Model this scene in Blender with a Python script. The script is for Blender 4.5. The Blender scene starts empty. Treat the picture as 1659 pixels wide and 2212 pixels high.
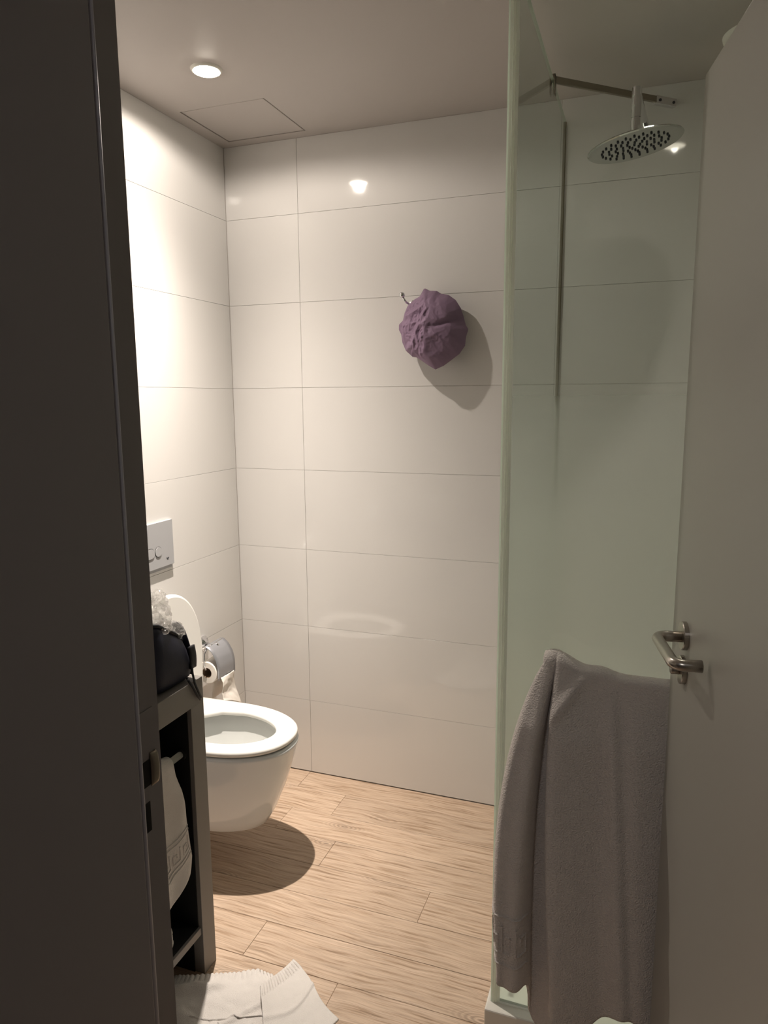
import bpy, bmesh, math, random
from mathutils import Vector, Matrix, noise
random.seed(7)
S = bpy.context.scene
COL = S.collection
PI = math.pi

# ------------------------------------------------------------------ camera
cam_d = bpy.data.cameras.new('camera')
cam = bpy.data.objects.new('camera', cam_d)
COL.objects.link(cam)
F = Vector((-0.33825771, 0.92770072, -0.1579655))
R_ = Vector((0.93987129, 0.34145062, -0.00730995))
U = Vector((-0.04715597, 0.15093988, 0.98741757))
M = Matrix((R_, U, -F)).transposed().to_4x4()
M.translation = Vector((1.5646, -2.52951, 1.55906))
cam.matrix_world = M
cam_d.sensor_fit = 'HORIZONTAL'
cam_d.sensor_width = 36.0
cam_d.lens = 1541.93 * 36.0 / 1659.0
cam_d.clip_start = 0.01
S.camera = cam

# ------------------------------------------------------------------ world, lights, exposure
w = bpy.data.worlds.new('world'); S.world = w; w.use_nodes = True
w.node_tree.nodes['Background'].inputs[0].default_value = (0.9, 0.95, 1.0, 1)
w.node_tree.nodes['Background'].inputs[1].default_value = 0.01
S.view_settings.view_transform = 'Standard'
S.view_settings.look = 'None'
S.view_settings.gamma = 1.0
S.view_settings.exposure = 0.0
S.view_settings.use_curve_mapping = False

def spot(name, loc, energy, color, power, wide, radius=0.02):
    """recessed reflector lamp: beam falls off as cos(angle)**power with a small wide part"""
    l = bpy.data.lights.new(name, 'SPOT'); l.energy = energy; l.color = color
    l.spot_size = math.radians(172); l.spot_blend = 0.25; l.shadow_soft_size = radius
    l.use_nodes = True; nt = l.node_tree; em = nt.nodes['Emission']
    tc = nt.nodes.new('ShaderNodeTexCoord'); sp = nt.nodes.new('ShaderNodeSeparateXYZ'); nt.links.new(tc.outputs['Normal'], sp.inputs[0])
    ab = nt.nodes.new('ShaderNodeMath'); ab.operation = 'ABSOLUTE'; nt.links.new(sp.outputs[2], ab.inputs[0])
    pw = nt.nodes.new('ShaderNodeMath'); pw.operation = 'POWER'; pw.inputs[1].default_value = power; nt.links.new(ab.outputs[0], pw.inputs[0])
    ad = nt.nodes.new('ShaderNodeMath'); ad.operation = 'MULTIPLY_ADD'; ad.inputs[1].default_value = 1 - wide; ad.inputs[2].default_value = wide
    nt.links.new(pw.outputs[0], ad.inputs[0]); nt.links.new(ad.outputs[0], em.inputs['Strength'])
    o = bpy.data.objects.new(name, l); COL.objects.link(o); o.location = loc
    return o
LAMP_A = (0.319, -0.59)
LAMP_B = (1.62, -0.585)
WARM = (1.0, 0.89, 0.79)
spot('toilet_spot_light', (LAMP_A[0], LAMP_A[1], 2.489), 365.0, WARM, 9.0, 0.048, 0.014)
spot('shower_spot_light', (LAMP_B[0], LAMP_B[1], 2.489), 34.0, WARM, 9.0, 0.008, 0.012)
# added fill light in the hall behind the camera, lifts frame and towel
al = bpy.data.lights.new('hall_fill', 'AREA'); al.energy = 8.0; al.color = (1.0, 0.97, 0.96); al.shape = 'DISK'; al.size = 0.4
ao = bpy.data.objects.new('hall_fill', al); COL.objects.link(ao); ao.location = (1.2, -3.3, 2.44)

# ------------------------------------------------------------------ materials
def lin(c):
    return tuple(((x / 255.0) / 12.92 if x / 255.0 <= 0.04045 else (((x / 255.0) + 0.055) / 1.055) ** 2.4) for x in c) + (1,)

def mat(name, rgb, rough=0.5, metal=0.0, bump=None, var=None, coat=0.0, sheen=0.0, spec=0.5, coords='Object'):
    """bump=(scale, strength, distance); var=(scale, amount)"""
    m = bpy.data.materials.new(name); m.use_nodes = True
    nt = m.node_tree; b = nt.nodes['Principled BSDF']
    b.inputs['Base Color'].default_value = lin(rgb)
    b.inputs['Roughness'].default_value = rough
    b.inputs['Metallic'].default_value = metal
    b.inputs['Specular IOR Level'].default_value = spec
    b.inputs['Coat Weight'].default_value = coat
    b.inputs['Sheen Weight'].default_value = sheen
    tc = nt.nodes.new('ShaderNodeTexCoord')
    if bump:
        n = nt.nodes.new('ShaderNodeTexNoise'); n.inputs['Scale'].default_value = bump[0]
        n.inputs['Detail'].default_value = 3
        nt.links.new(tc.outputs[coords], n.inputs['Vector'])
        bp = nt.nodes.new('ShaderNodeBump'); bp.inputs['Strength'].default_value = bump[1]
        bp.inputs['Distance'].default_value = bump[2]
        nt.links.new(n.outputs['Fac'], bp.inputs['Height'])
        nt.links.new(bp.outputs['Normal'], b.inputs['Normal'])
    if var:
        n2 = nt.nodes.new('ShaderNodeTexNoise'); n2.inputs['Scale'].default_value = var[0]
        n2.inputs['Detail'].default_value = 4
        nt.links.new(tc.outputs[coords], n2.inputs['Vector'])
        mx = nt.nodes.new('ShaderNodeMix'); mx.data_type = 'RGBA'
        c = lin(rgb)
        mx.inputs[6].default_value = tuple(x * (1 - var[1]) for x in c[:3]) + (1,)
        mx.inputs[7].default_value = tuple(min(1, x * (1 + var[1])) for x in c[:3]) + (1,)
        nt.links.new(n2.outputs['Fac'], mx.inputs[0])
        nt.links.new(mx.outputs[2], b.inputs['Base Color'])
    return m

def emit_mat(name, rgb, strength):
    m = bpy.data.materials.new(name); m.use_nodes = True
    b = m.node_tree.nodes['Principled BSDF']
    b.inputs['Base Color'].default_value = (0.8, 0.8, 0.8, 1)
    b.inputs['Emission Color'].default_value = lin(rgb)
    b.inputs['Emission Strength'].default_value = strength
    return m

def wood_mat():
    m = bpy.data.materials.new('oak_vinyl'); m.use_nodes = True
    nt = m.node_tree; b = nt.nodes['Principled BSDF']; N = nt.nodes.new; L = nt.links.new
    geo = N('ShaderNodeNewGeometry'); oi = N('ShaderNodeObjectInfo')
    mul = N('ShaderNodeMath'); mul.operation = 'MULTIPLY'; mul.inputs[1].default_value = 37.0
    L(oi.outputs['Random'], mul.inputs[0])
    comb = N('ShaderNodeCombineXYZ'); L(mul.outputs[0], comb.inputs[0]); L(mul.outputs[0], comb.inputs[1])
    add = N('ShaderNodeVectorMath'); add.operation = 'ADD'
    L(geo.outputs['Position'], add.inputs[0]); L(comb.outputs[0], add.inputs[1])
    # knots: sparse voronoi cells bend the grain
    mapk = N('ShaderNodeMapping'); mapk.inputs['Scale'].default_value = (2.6, 7.0, 1.0); L(add.outputs[0], mapk.inputs['Vector'])
    vor = N('ShaderNodeTexVoronoi'); vor.inputs['Scale'].default_value = 1.0; L(mapk.outputs[0], vor.inputs['Vector'])
    vr = N('ShaderNodeMapRange'); vr.inputs['From Min'].default_value = 0.0; vr.inputs['From Max'].default_value = 0.30
    vr.inputs['To Min'].default_value = 1.0; vr.inputs['To Max'].default_value = 0.0
    L(vor.outputs['Distance'], vr.inputs['Value'])
    pw = N('ShaderNodeMath'); pw.operation = 'POWER'; pw.inputs[1].default_value = 1.6; L(vr.outputs[0], pw.inputs[0])
    # grain coordinates
    nz = N('ShaderNodeTexNoise'); nz.inputs['Scale'].default_value = 3.0; nz.inputs['Detail'].default_value = 2; L(add.outputs[0], nz.inputs['Vector'])
    nm = N('ShaderNodeMath'); nm.operation = 'MULTIPLY_ADD'; nm.inputs[1].default_value = 0.045
    L(nz.outputs['Fac'], nm.inputs[0])
    km = N('ShaderNodeMath'); km.operation = 'MULTIPLY'; km.inputs[1].default_value = 0.022; L(pw.outputs[0], km.inputs[0])
    L(km.outputs[0], nm.inputs[2])
    c2 = N('ShaderNodeCombineXYZ'); L(nm.outputs[0], c2.inputs[1])
    a2 = N('ShaderNodeVectorMath'); a2.operation = 'ADD'; L(add.outputs[0], a2.inputs[0]); L(c2.outputs[0], a2.inputs[1])
    mp = N('ShaderNodeMapping'); mp.inputs['Scale'].default_value = (4.5, 115.0, 1.0); L(a2.outputs[0], mp.inputs['Vector'])
    g1 = N('ShaderNodeTexNoise'); g1.inputs['Scale'].default_value = 1.0; g1.inputs['Detail'].default_value = 5; g1.inputs['Roughness'].default_value = 0.62
    L(mp.outputs[0], g1.inputs['Vector'])
    mp2 = N('ShaderNodeMapping'); mp2.inputs['Scale'].default_value = (9.0, 520.0, 1.0); L(a2.outputs[0], mp2.inputs['Vector'])
    g2 = N('ShaderNodeTexNoise'); g2.inputs['Scale'].default_value = 1.0; g2.inputs['Detail'].default_value = 3
    L(mp2.outputs[0], g2.inputs['Vector'])
    cr = N('ShaderNodeValToRGB'); e = cr.color_ramp.elements
    e[0].position = 0.28; e[0].color = lin((128, 104, 82)); e[1].position = 0.66; e[1].color = lin((203, 180, 158))
    x = e.new(0.38); x.color = lin((160, 134, 109)); x = e.new(0.46); x.color = lin((186, 162, 139))
    L(g1.outputs['Fac'], cr.inputs['Fac'])
    mr = N('ShaderNodeMapRange'); mr.inputs['From Min'].default_value = 0.3; mr.inputs['From Max'].default_value = 0.6
    mr.inputs['To Min'].default_value = 0.70; mr.inputs['To Max'].default_value = 1.04; L(g2.outputs['Fac'], mr.inputs['Value'])
    # knot rings
    ks = N('ShaderNodeMath'); ks.operation = 'MULTIPLY'; ks.inputs[1].default_value = 150.0; L(vor.outputs['Distance'], ks.inputs[0])
    sn = N('ShaderNodeMath'); sn.operation = 'SINE'; L(ks.outputs[0], sn.inputs[0])
    kk = N('ShaderNodeMath'); kk.operation = 'MULTIPLY'; L(sn.outputs[0], kk.inputs[0]); L(pw.outputs[0], kk.inputs[1])
    k3 = N('ShaderNodeMath'); k3.operation = 'MULTIPLY_ADD'; k3.inputs[1].default_value = 0.30; k3.inputs[2].default_value = 1.0; L(kk.outputs[0], k3.inputs[0])
    kd = N('ShaderNodeMath'); kd.operation = 'MULTIPLY_ADD'; kd.inputs[1].default_value = -0.24; L(pw.outputs[0], kd.inputs[0]); L(k3.outputs[0], kd.inputs[2])
    pr = N('ShaderNodeMapRange'); pr.inputs['To Min'].default_value = 0.93; pr.inputs['To Max'].default_value = 1.05; L(oi.outputs['Random'], pr.inputs['Value'])
    t1 = N('ShaderNodeMath'); t1.operation = 'MULTIPLY'; L(mr.outputs[0], t1.inputs[0]); L(kd.outputs[0], t1.inputs[1])
    t2 = N('ShaderNodeMath'); t2.operation = 'MULTIPLY'; L(t1.outputs[0], t2.inputs[0]); L(pr.outputs[0], t2.inputs[1])
    vm = N('ShaderNodeVectorMath'); vm.operation = 'SCALE'; L(cr.outputs['Color'], vm.inputs[0]); L(t2.outputs[0], vm.inputs['Scale'])
    L(vm.outputs[0], b.inputs['Base Color'])
    b.inputs['Roughness'].default_value = 0.52
    bp = N('ShaderNodeBump'); bp.inputs['Strength'].default_value = 0.25; bp.inputs['Distance'].default_value = 0.001
    L(g1.outputs['Fac'], bp.inputs['Height']); L(bp.outputs['Normal'], b.inputs['Normal'])
    return m

def glass_mat(name, tint, frost_z=None):
    """thin pane: tinted transparency plus mirror reflection by Fresnel; optional sandblasted part that fades in below frost_z"""
    m = bpy.data.materials.new(name); m.use_nodes = True
    nt = m.node_tree; N = nt.nodes.new; L = nt.links.new
    out = nt.nodes['Material Output']; nt.nodes.remove(nt.nodes['Principled BSDF'])
    tr = N('ShaderNodeBsdfTransparent'); tr.inputs[0].default_value = tint
    gl = N('ShaderNodeBsdfGlossy'); gl.inputs['Roughness'].default_value = 0.0
    fr = N('ShaderNodeFresnel'); fr.inputs['IOR'].default_value = 1.45
    gb = N('ShaderNodeNewGeometry'); iv = N('ShaderNodeMath'); iv.operation = 'SUBTRACT'; iv.inputs[0].default_value = 1.0
    L(gb.outputs['Backfacing'], iv.inputs[1])
    fm = N('ShaderNodeMath'); fm.operation = 'MULTIPLY'; L(fr.outputs[0], fm.inputs[0]); L(iv.outputs[0], fm.inputs[1])
    mx = N('ShaderNodeMixShader'); L(fm.outputs[0], mx.inputs[0]); L(tr.outputs[0], mx.inputs[1]); L(gl.outputs[0], mx.inputs[2])
    last = mx
    if frost_z:
        geo = N('ShaderNodeNewGeometry'); sp = N('ShaderNodeSeparateXYZ'); L(geo.outputs['Position'], sp.inputs[0])
        mr = N('ShaderNodeMapRange'); mr.interpolation_type = 'SMOOTHSTEP'
        mr.inputs['From Min'].default_value = frost_z[0]; mr.inputs['From Max'].default_value = frost_z[1]
        mr.inputs['To Min'].default_value = frost_z[2]; mr.inputs['To Max'].default_value = frost_z[3]
        L(sp.outputs[2], mr.inputs['Value'])
        tl = N('ShaderNodeBsdfTranslucent'); tl.inputs[0].default_value = frost_z[4]
        rf = N('ShaderNodeBsdfRefraction'); rf.inputs['Color'].default_value = frost_z[4]
        rf.inputs['Roughness'].default_value = 0.45; rf.inputs['IOR'].default_value = 1.22
        m2 = N('ShaderNodeMixShader'); m2.inputs[0].default_value = 0.85; L(tl.outputs[0], m2.inputs[1]); L(rf.outputs[0], m2.inputs[2])
        m3 = N('ShaderNodeMixShader'); m3.inputs[0].default_value = 0.04; L(m2.outputs[0], m3.inputs[1]); L(gl.outputs[0], m3.inputs[2])
        m4 = N('ShaderNodeMixShader'); L(mr.outputs[0], m4.inputs[0]); L(mx.outputs[0], m4.inputs[1]); L(m3.outputs[0], m4.inputs[2])
        last = m4
    L(last.outputs[0], out.inputs['Surface'])
    return m

TILE = mat('white_wall_tile', (226, 224, 221), 0.06, bump=(35, 0.02, 0.002), spec=0.5, coords='Object')
GROUT = mat('pale_grout', (205, 198, 188), 0.9)
PAINT = mat('ceiling_paint', (188, 181, 176), 0.45, bump=(60, 0.05, 0.002))
WALLP = mat('wall_paint', (170, 165, 160), 0.8, bump=(80, 0.05, 0.001))
HALLP = mat('hall_wall_paint', (120, 115, 110), 0.8, bump=(80, 0.05, 0.001))
GROOVE = mat('groove_dark', (48, 44, 40), 0.9)
WOOD = wood_mat()
SUBF = mat('floor_base', (60, 45, 34), 0.9, var=(20, 0.1))
FRAME = mat('dark_frame_paint', (148, 143, 143), 0.42, bump=(260, 0.12, 0.0006))
RUBBER = mat('grey_rubber_seal', (170, 170, 180), 0.45, bump=(120, 0.1, 0.0005))
BLACKHOLE = mat('strike_pocket_dark', (12, 11, 10), 0.8)
DOORP = mat('door_laminate', (162, 160, 152), 0.38, bump=(180, 0.05, 0.0005))
STEEL = mat('brushed_steel', (176, 170, 162), 0.28, 1.0, bump=(300, 0.06, 0.0003))
CHROME = mat('chrome', (225, 225, 228), 0.06, 1.0, bump=(20, 0.01, 0.0003))
DULLMET = mat('satin_bar', (150, 142, 128), 0.35, 1.0, bump=(50, 0.03, 0.0003))
CERAMIC = mat('white_ceramic', (234, 238, 241), 0.07, coat=0.3, bump=(4, 0.01, 0.001))
CERIN = mat('bowl_glaze', (214, 216, 214), 0.10, bump=(4, 0.01, 0.001))
SEATM = mat('seat_plastic', (243, 242, 238), 0.18, bump=(6, 0.01, 0.001))
WATER = mat('bowl_water', (170, 172, 168), 0.02, bump=(10, 0.02, 0.001))
PLATE = mat('satin_grey_plate', (176, 177, 180), 0.35, bump=(60, 0.02, 0.0003))
COVER = mat('satin_cover', (168, 170, 176), 0.32, 0.6, bump=(60, 0.02, 0.0003))
PAPER = mat('toilet_paper', (236, 230, 221), 0.9, bump=(320, 0.4, 0.0006))
CARD = mat('cardboard', (120, 98, 78), 0.9, bump=(120, 0.2, 0.0004))
VAN = mat('dark_grey_laminate', (132, 128, 124), 0.5, bump=(160, 0.1, 0.0004))
VANIN = mat('black_shade_and_socket', (14, 13, 13), 0.7, bump=(160, 0.1, 0.0004))  # vanity's inner shade put into colour; also used on the rail socket
TERRY = mat('white_terry', (226, 221, 216), 0.95, bump=(520, 0.9, 0.0022), var=(45, 0.05), sheen=0.2)
TERRYG = mat('bath_terry', (222, 214, 208), 0.95, bump=(300, 1.0, 0.006), var=(30, 0.06), sheen=0.2)
NAVY = mat('navy_nylon', (11, 15, 40), 0.6, bump=(500, 0.3, 0.0006), var=(12, 0.2))
NAVYT = mat('navy_webbing', (11, 12, 20), 0.6, bump=(700, 0.4, 0.0006))
CAPM = mat('purple_fabric', (138, 114, 138), 0.72, bump=(60, 0.3, 0.002), var=(18, 0.10))
TRAYM = mat('shower_tray_acrylic', (222, 220, 212), 0.2, bump=(30, 0.02, 0.0005))
GLASSF = glass_mat('frosted_film', (0.985, 0.995, 0.985, 1), (1.22, 1.74, 0.96, 0.0, (0.97, 0.99, 0.95, 1)))
GLASSS = glass_mat('green_tinted_glass', (0.925, 0.965, 0.94, 1))
SILI = mat('yellowed_silicone', (122, 112, 84), 0.5, bump=(90, 0.2, 0.0005))
DARKSPOT = mat('dark_rubber_nozzle', (48, 50, 58), 0.5, bump=(60, 0.1, 0.0003))
HEADM = mat('polished_head', (190, 192, 188), 0.12, 1.0, bump=(20, 0.01, 0.0003))
BULB = emit_mat('lit_bulb', (255, 244, 226), 60.0)
BULBD = emit_mat('dim_bulb', (255, 240, 220), 14.0)
VENTM = mat('white_vent', (238, 236, 228), 0.5, bump=(40, 0.05, 0.0005))

def translucent_mat(name, col, mixf=0.8, rough=0.2):
    m = mat(name, (255, 255, 255), rough, bump=(30, 0.02, 0.0003)); nt = m.node_tree
    b = nt.nodes['Principled BSDF']; b.inputs['Base Color'].default_value = lin(col)
    t = nt.nodes.new('ShaderNodeBsdfTranslucent'); t.inputs[0].default_value = lin(col)
    x = nt.nodes.new('ShaderNodeMixShader'); x.inputs[0].default_value = mixf
    nt.links.new(b.outputs[0], x.inputs[1]); nt.links.new(t.outputs[0], x.inputs[2])
    nt.links.new(x.outputs[0], nt.nodes['Material Output'].inputs['Surface'])
    return m
EDGEG = translucent_mat('green_glass_edge', (240, 248, 240))
SEALP = translucent_mat('clear_plastic_seal', (252, 252, 248))

def plastic_mat():
    m = bpy.data.materials.new('clear_plastic_film'); m.use_nodes = True
    nt = m.node_tree; N = nt.nodes.new; L = nt.links.new
    out = nt.nodes['Material Output']; nt.nodes.remove(nt.nodes['Principled BSDF'])
    tr = N('ShaderNodeBsdfTransparent'); tr.inputs[0].default_value = (0.96, 0.96, 0.95, 1)
    gl = N('ShaderNodeBsdfGlossy'); gl.inputs['Roughness'].default_value = 0.06
    df = N('ShaderNodeBsdfTranslucent'); df.inputs[0].default_value = (0.95, 0.94, 0.92, 1)
    tc = N('ShaderNodeTexCoord'); nz = N('ShaderNodeTexNoise'); nz.inputs['Scale'].default_value = 45; nz.inputs['Detail'].default_value = 4
    L(tc.outputs['Object'], nz.inputs['Vector'])
    bp = N('ShaderNodeBump'); bp.inputs['Strength'].default_value = 0.9; bp.inputs['Distance'].default_value = 0.006; L(nz.outputs['Fac'], bp.inputs['Height'])
    L(bp.outputs['Normal'], gl.inputs['Normal'])
    lw = N('ShaderNodeLayerWeight'); lw.inputs['Blend'].default_value = 0.22; L(bp.outputs['Normal'], lw.inputs['Normal'])
    m1 = N('ShaderNodeMixShader'); m1.inputs[0].default_value = 0.42; L(tr.outputs[0], m1.inputs[1]); L(df.outputs[0], m1.inputs[2])
    m2 = N('ShaderNodeMixShader'); L(lw.outputs['Facing'], m2.inputs[0]); L(m1.outputs[0], m2.inputs[1]); L(gl.outputs[0], m2.inputs[2])
    L(m2.outputs[0], out.inputs['Surface'])
    return m
FILM = plastic_mat()

# ------------------------------------------------------------------ helpers
def obj(name, bm, material, parent=None, smooth=False, label=None):
    me = bpy.data.meshes.new(name)
    bmesh.ops.recalc_face_normals(bm, faces=bm.faces[:])
    bm.to_mesh(me); bm.free()
    if smooth:
        for p in me.polygons: p.use_smooth = True
    me.materials.append(material)
    o = bpy.data.objects.new(name, me); COL.objects.link(o)
    if parent: o.parent = parent
    if label: o['label'] = label
    return o

def tag(o, label=None, cat=None, group=None, kind=None):
    if label: o['label'] = label
    if cat: o['category'] = cat
    if group: o['group'] = group
    if kind: o['kind'] = kind
    return o

def empty(name, loc=(0, 0, 0), label=None, cat=None, group=None, kind=None, rotz=0):
    o = bpy.data.objects.new(name, None); COL.objects.link(o); o.location = loc
    o.rotation_euler = (0, 0, rotz); o.empty_display_size = 0.05
    return tag(o, label, cat, group, kind)

def at(o, loc):
    """move vertices of a part so that world coordinates given at build time stay true under a parent at loc"""
    for v in o.data.vertices: v.co -= Vector(loc)
    return o

def box(bm, x0, x1, y0, y1, z0, z1, bev=0.0, seg=2):
    r = bmesh.ops.create_cube(bm, size=1.0)
    vs = r['verts']
    for v in vs:
        v.co = Vector(((x0 + x1) / 2 + v.co.x * (x1 - x0), (y0 + y1) / 2 + v.co.y * (y1 - y0), (z0 + z1) / 2 + v.co.z * (z1 - z0)))
    if bev > 0:
        es = list({e for v in vs for e in v.link_edges})
        bmesh.ops.bevel(bm, geom=es, offset=bev, segments=seg, affect='EDGES', profile=0.5)
    return bm

def BX(*a, **k):
    return box(bmesh.new(), *a, **k)

def tube(bm, pts, rad, seg=12, caps=True, flat=None):
    """sweep a circle along points; rad number or list; flat=(a,b) elliptical factors"""
    pts = [Vector(p) for p in pts]; n = len(pts)
    rads = rad if isinstance(rad, (list, tuple)) else [rad] * n
    rings = []; prev = None
    for i, p in enumerate(pts):
        t = (pts[min(i + 1, n - 1)] - pts[max(i - 1, 0)]).normalized()
        if prev is None:
            a = Vector((0, 0, 1)) if abs(t.z) < 0.9 else Vector((1, 0, 0))
            nrm = t.cross(a).normalized()
        else:
            nrm = (prev - t * prev.dot(t)).normalized()
        prev = nrm; bn = t.cross(nrm)
        fa, fb = flat if flat else (1, 1)
        rings.append([bm.verts.new(p + nrm * math.cos(2 * PI * k / seg) * rads[i] * fa + bn * math.sin(2 * PI * k / seg) * rads[i] * fb) for k in range(seg)])
    for i in range(n - 1):
        for k in range(seg):
            bm.faces.new((rings[i][k], rings[i][(k + 1) % seg], rings[i + 1][(k + 1) % seg], rings[i + 1][k]))
    if caps:
        bm.faces.new(rings[0][::-1]); bm.faces.new(rings[-1])
    return bm

def lathe(bm, prof, origin, axis=(0, 0, 1), seg=32, cap=True):
    """prof = [(radius, height)] turned about axis through origin"""
    ax = Vector(axis).normalized(); o = Vector(origin)
    a = Vector((0, 0, 1)) if abs(ax.z) < 0.9 else Vector((1, 0, 0))
    u = ax.cross(a).normalized(); v = ax.cross(u)
    rings = [[bm.verts.new(o + ax * h + (u * math.cos(2 * PI * k / seg) + v * math.sin(2 * PI * k / seg)) * max(r, 1e-5)) for k in range(seg)] for r, h in prof]
    for i in range(len(rings) - 1):
        for k in range(seg):
            bm.faces.new((rings[i][k], rings[i][(k + 1) % seg], rings[i + 1][(k + 1) % seg], rings[i + 1][k]))
    if cap:
        bm.faces.new(rings[0][::-1]); bm.faces.new(rings[-1])
    return bm

def loft(bm, rings, cap0=True, cap1=True, closed=True):
    rs = [[bm.verts.new(p) for p in r] for r in rings]; n = len(rs[0])
    for i in range(len(rs) - 1):
        for k in range(n if closed else n - 1):
            bm.faces.new((rs[i][k], rs[i][(k + 1) % n], rs[i + 1][(k + 1) % n], rs[i + 1][k]))
    if cap0: bm.faces.new(rs[0][::-1])
    if cap1: bm.faces.new(rs[-1])
    return bm

def grid(fn, nu, nv, bm=None):
    """surface fn(u,v) with u,v in 0..1"""
    bm = bm or bmesh.new()
    vs = [[bm.verts.new(fn(i / nu, j / nv)) for j in range(nv + 1)] for i in range(nu + 1)]
    for i in range(nu):
        for j in range(nv):
            bm.faces.new((vs[i][j], vs[i + 1][j], vs[i + 1][j + 1], vs[i][j + 1]))
    return bm

def thicken(o, t, offset=0):
    md = o.modifiers.new('thickness', 'SOLIDIFY'); md.thickness = t; md.offset = offset
    return o

def interp(tab, x):
    """piecewise smooth-linear table [(x, y)]"""
    if x <= tab[0][0]: return tab[0][1]
    for (a, b), (c, d) in zip(tab, tab[1:]):
        if x <= c:
            t = (x - a) / (c - a); return b + (d - b) * t
    return tab[-1][1]

def arc(c, r, a0, a1, n, plane='xz'):
    out = []
    for i in range(n + 1):
        a = a0 + (a1 - a0) * i / n
        if plane == 'xz': out.append(Vector(c) + Vector((r * math.cos(a), 0, r * math.sin(a))))
        else: out.append(Vector(c) + Vector((r * math.cos(a), r * math.sin(a), 0)))
    return out

# ------------------------------------------------------------------ setting
ZC = 2.504; XR = 2.22; YF = -1.87; TH = 0.32
GAP = 0.0005

floor = tag(obj('floor', BX(-0.1, 2.6, -3.9, 0.1, -0.10, -0.012), SUBF), kind='structure')
rows = []
y = 0.022
row_phase = {0: 0.303, 1: 0.515, 2: 0.352, 3: 0.598, 4: 0.990, 5: 0.28, 6: 0.561, 7: 0.856, 8: 0.35, 9: 0.7, 10: 0.1, 11: 0.5, 12: 0.9, 13: 0.3, 14: 0.6, 15: 0.2}
PL = 1.02
for i in range(16):
    y1 = -0.12 - 0.1427 * (i - 0) if i else -0.12
    y0 = 0.0225 if i == 0 else -0.12 - 0.1427 * (i - 1)
    xs = row_phase[i]
    while xs > 0: xs -= PL
    while xs < XR:
        a, b = max(xs, -0.0), min(xs + PL, 2.24)
        if b - a > 0.02:
            bm = BX(a + 0.0004, b - 0.0004, y1 + 0.0006, min(y0 - 0.0006, 0.0), -0.012, random.uniform(-0.0003, 0.0003), bev=0.0008, seg=1)
            obj('plank', bm, WOOD, floor)
        xs += PL
thr = tag(obj('trim_1', BX(0.95, 1.9, -2.30, -2.262, -0.012, 0.006, bev=0.003), DULLMET), kind='structure')
hallf = obj('hall_boards', BX(-0.1, 2.6, -3.9, -2.265, -0.012, 0.0), WOOD, floor)

# back wall: three columns, eight rows of 32 cm tiles
def zrows():
    out = []; z = 0.0
    while z < ZC - 0.01:
        out.append((z, min(z + TH, ZC))); z += TH
    return out
wall_back = tag(obj('wall_back', BX(-0.12, XR + 0.12, 0.006, 0.12, -0.1, ZC), GROUT), kind='structure')
for a, b in ((0.0, 0.309), (0.309, 1.264), (1.264, XR)):
    for z0, z1 in zrows():
        obj('tile', BX(a + GAP, b - GAP, 0.0, 0.008, z0 + GAP + (0.003 if z0 == 0 else 0), z1 - GAP, bev=0.0003, seg=1), TILE, wall_back)
wall_left = tag(obj('wall_left', BX(-0.12, -0.006, -2.0, 0.12, -0.1, ZC), GROUT), kind='structure')
for a, b in ((-0.655, 0.0), (-1.61, -0.655), (YF, -1.61)):
    for z0, z1 in zrows():
        obj('tile', BX(-0.008, 0.0, a + GAP, b - GAP - (0.001 if b == 0 else 0), z0 + GAP, z1 - GAP, bev=0.0003, seg=1), TILE, wall_left)
wall_right = tag(obj('wall_right', BX(XR + 0.006, XR + 0.12, -2.0, 0.12, -0.1, ZC), GROUT), kind='structure')
for a, b in ((-0.955, 0.0), (YF, -0.955)):
    for z0, z1 in zrows():
        obj('tile', BX(XR, XR + 0.008, a + GAP, b - GAP, z0 + GAP, z1 - GAP, bev=0.0003, seg=1), TILE, wall_right)

# front wall with the doorway, then the hall
bm = bmesh.new()
box(bm, -0.12, 0.985, -2.13, YF, -0.1, ZC); box(bm, 1.865, XR + 0.12, -2.13, YF, -0.1, ZC); box(bm, 0.985, 1.865, -2.13, YF, 2.15, ZC)
tag(obj('wall_front', bm, WALLP), kind='structure')
tag(obj('wall_hall', BX(-0.2, 2.7, -4.0, -3.9, -0.1, ZC), HALLP), kind='structure')
tag(obj('wall_hall_left', BX(-0.12, 0.0, -3.9, -2.13, -0.1, ZC), HALLP), kind='structure')
tag(obj('wall_hall_right', BX(2.6, 2.7, -3.9, -2.0, -0.1, ZC), HALLP), kind='structure')

# ceiling with the square access hatch cut in
HX0, HX1, HY0, HY1 = 0.056, 0.374, -0.354, -0.052
bm = bmesh.new()
box(bm, -0.12, 2.7, -4.0, HY0, ZC, ZC + 0.05); box(bm, -0.12, 2.7, HY1, 0.12, ZC, ZC + 0.05)
box(bm, -0.12, HX0, HY0, HY1, ZC, ZC + 0.05); box(bm, HX1, 2.7, HY0, HY1, ZC, ZC + 0.05)
ceiling = tag(obj('ceiling', bm, PAINT), kind='structure')
obj('hatch_shaft', BX(HX0 - 0.02, HX1 + 0.02, HY0 - 0.02, HY1 + 0.02, ZC + 0.05, ZC + 0.07), GROOVE, ceiling)
obj('access_hatch', BX(HX0 + 0.0046, HX1 - 0.0046, HY0 + 0.0046, HY1 - 0.0046, ZC + 0.0005, ZC + 0.045, bev=0.001, seg=1), PAINT, ceiling)

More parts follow.
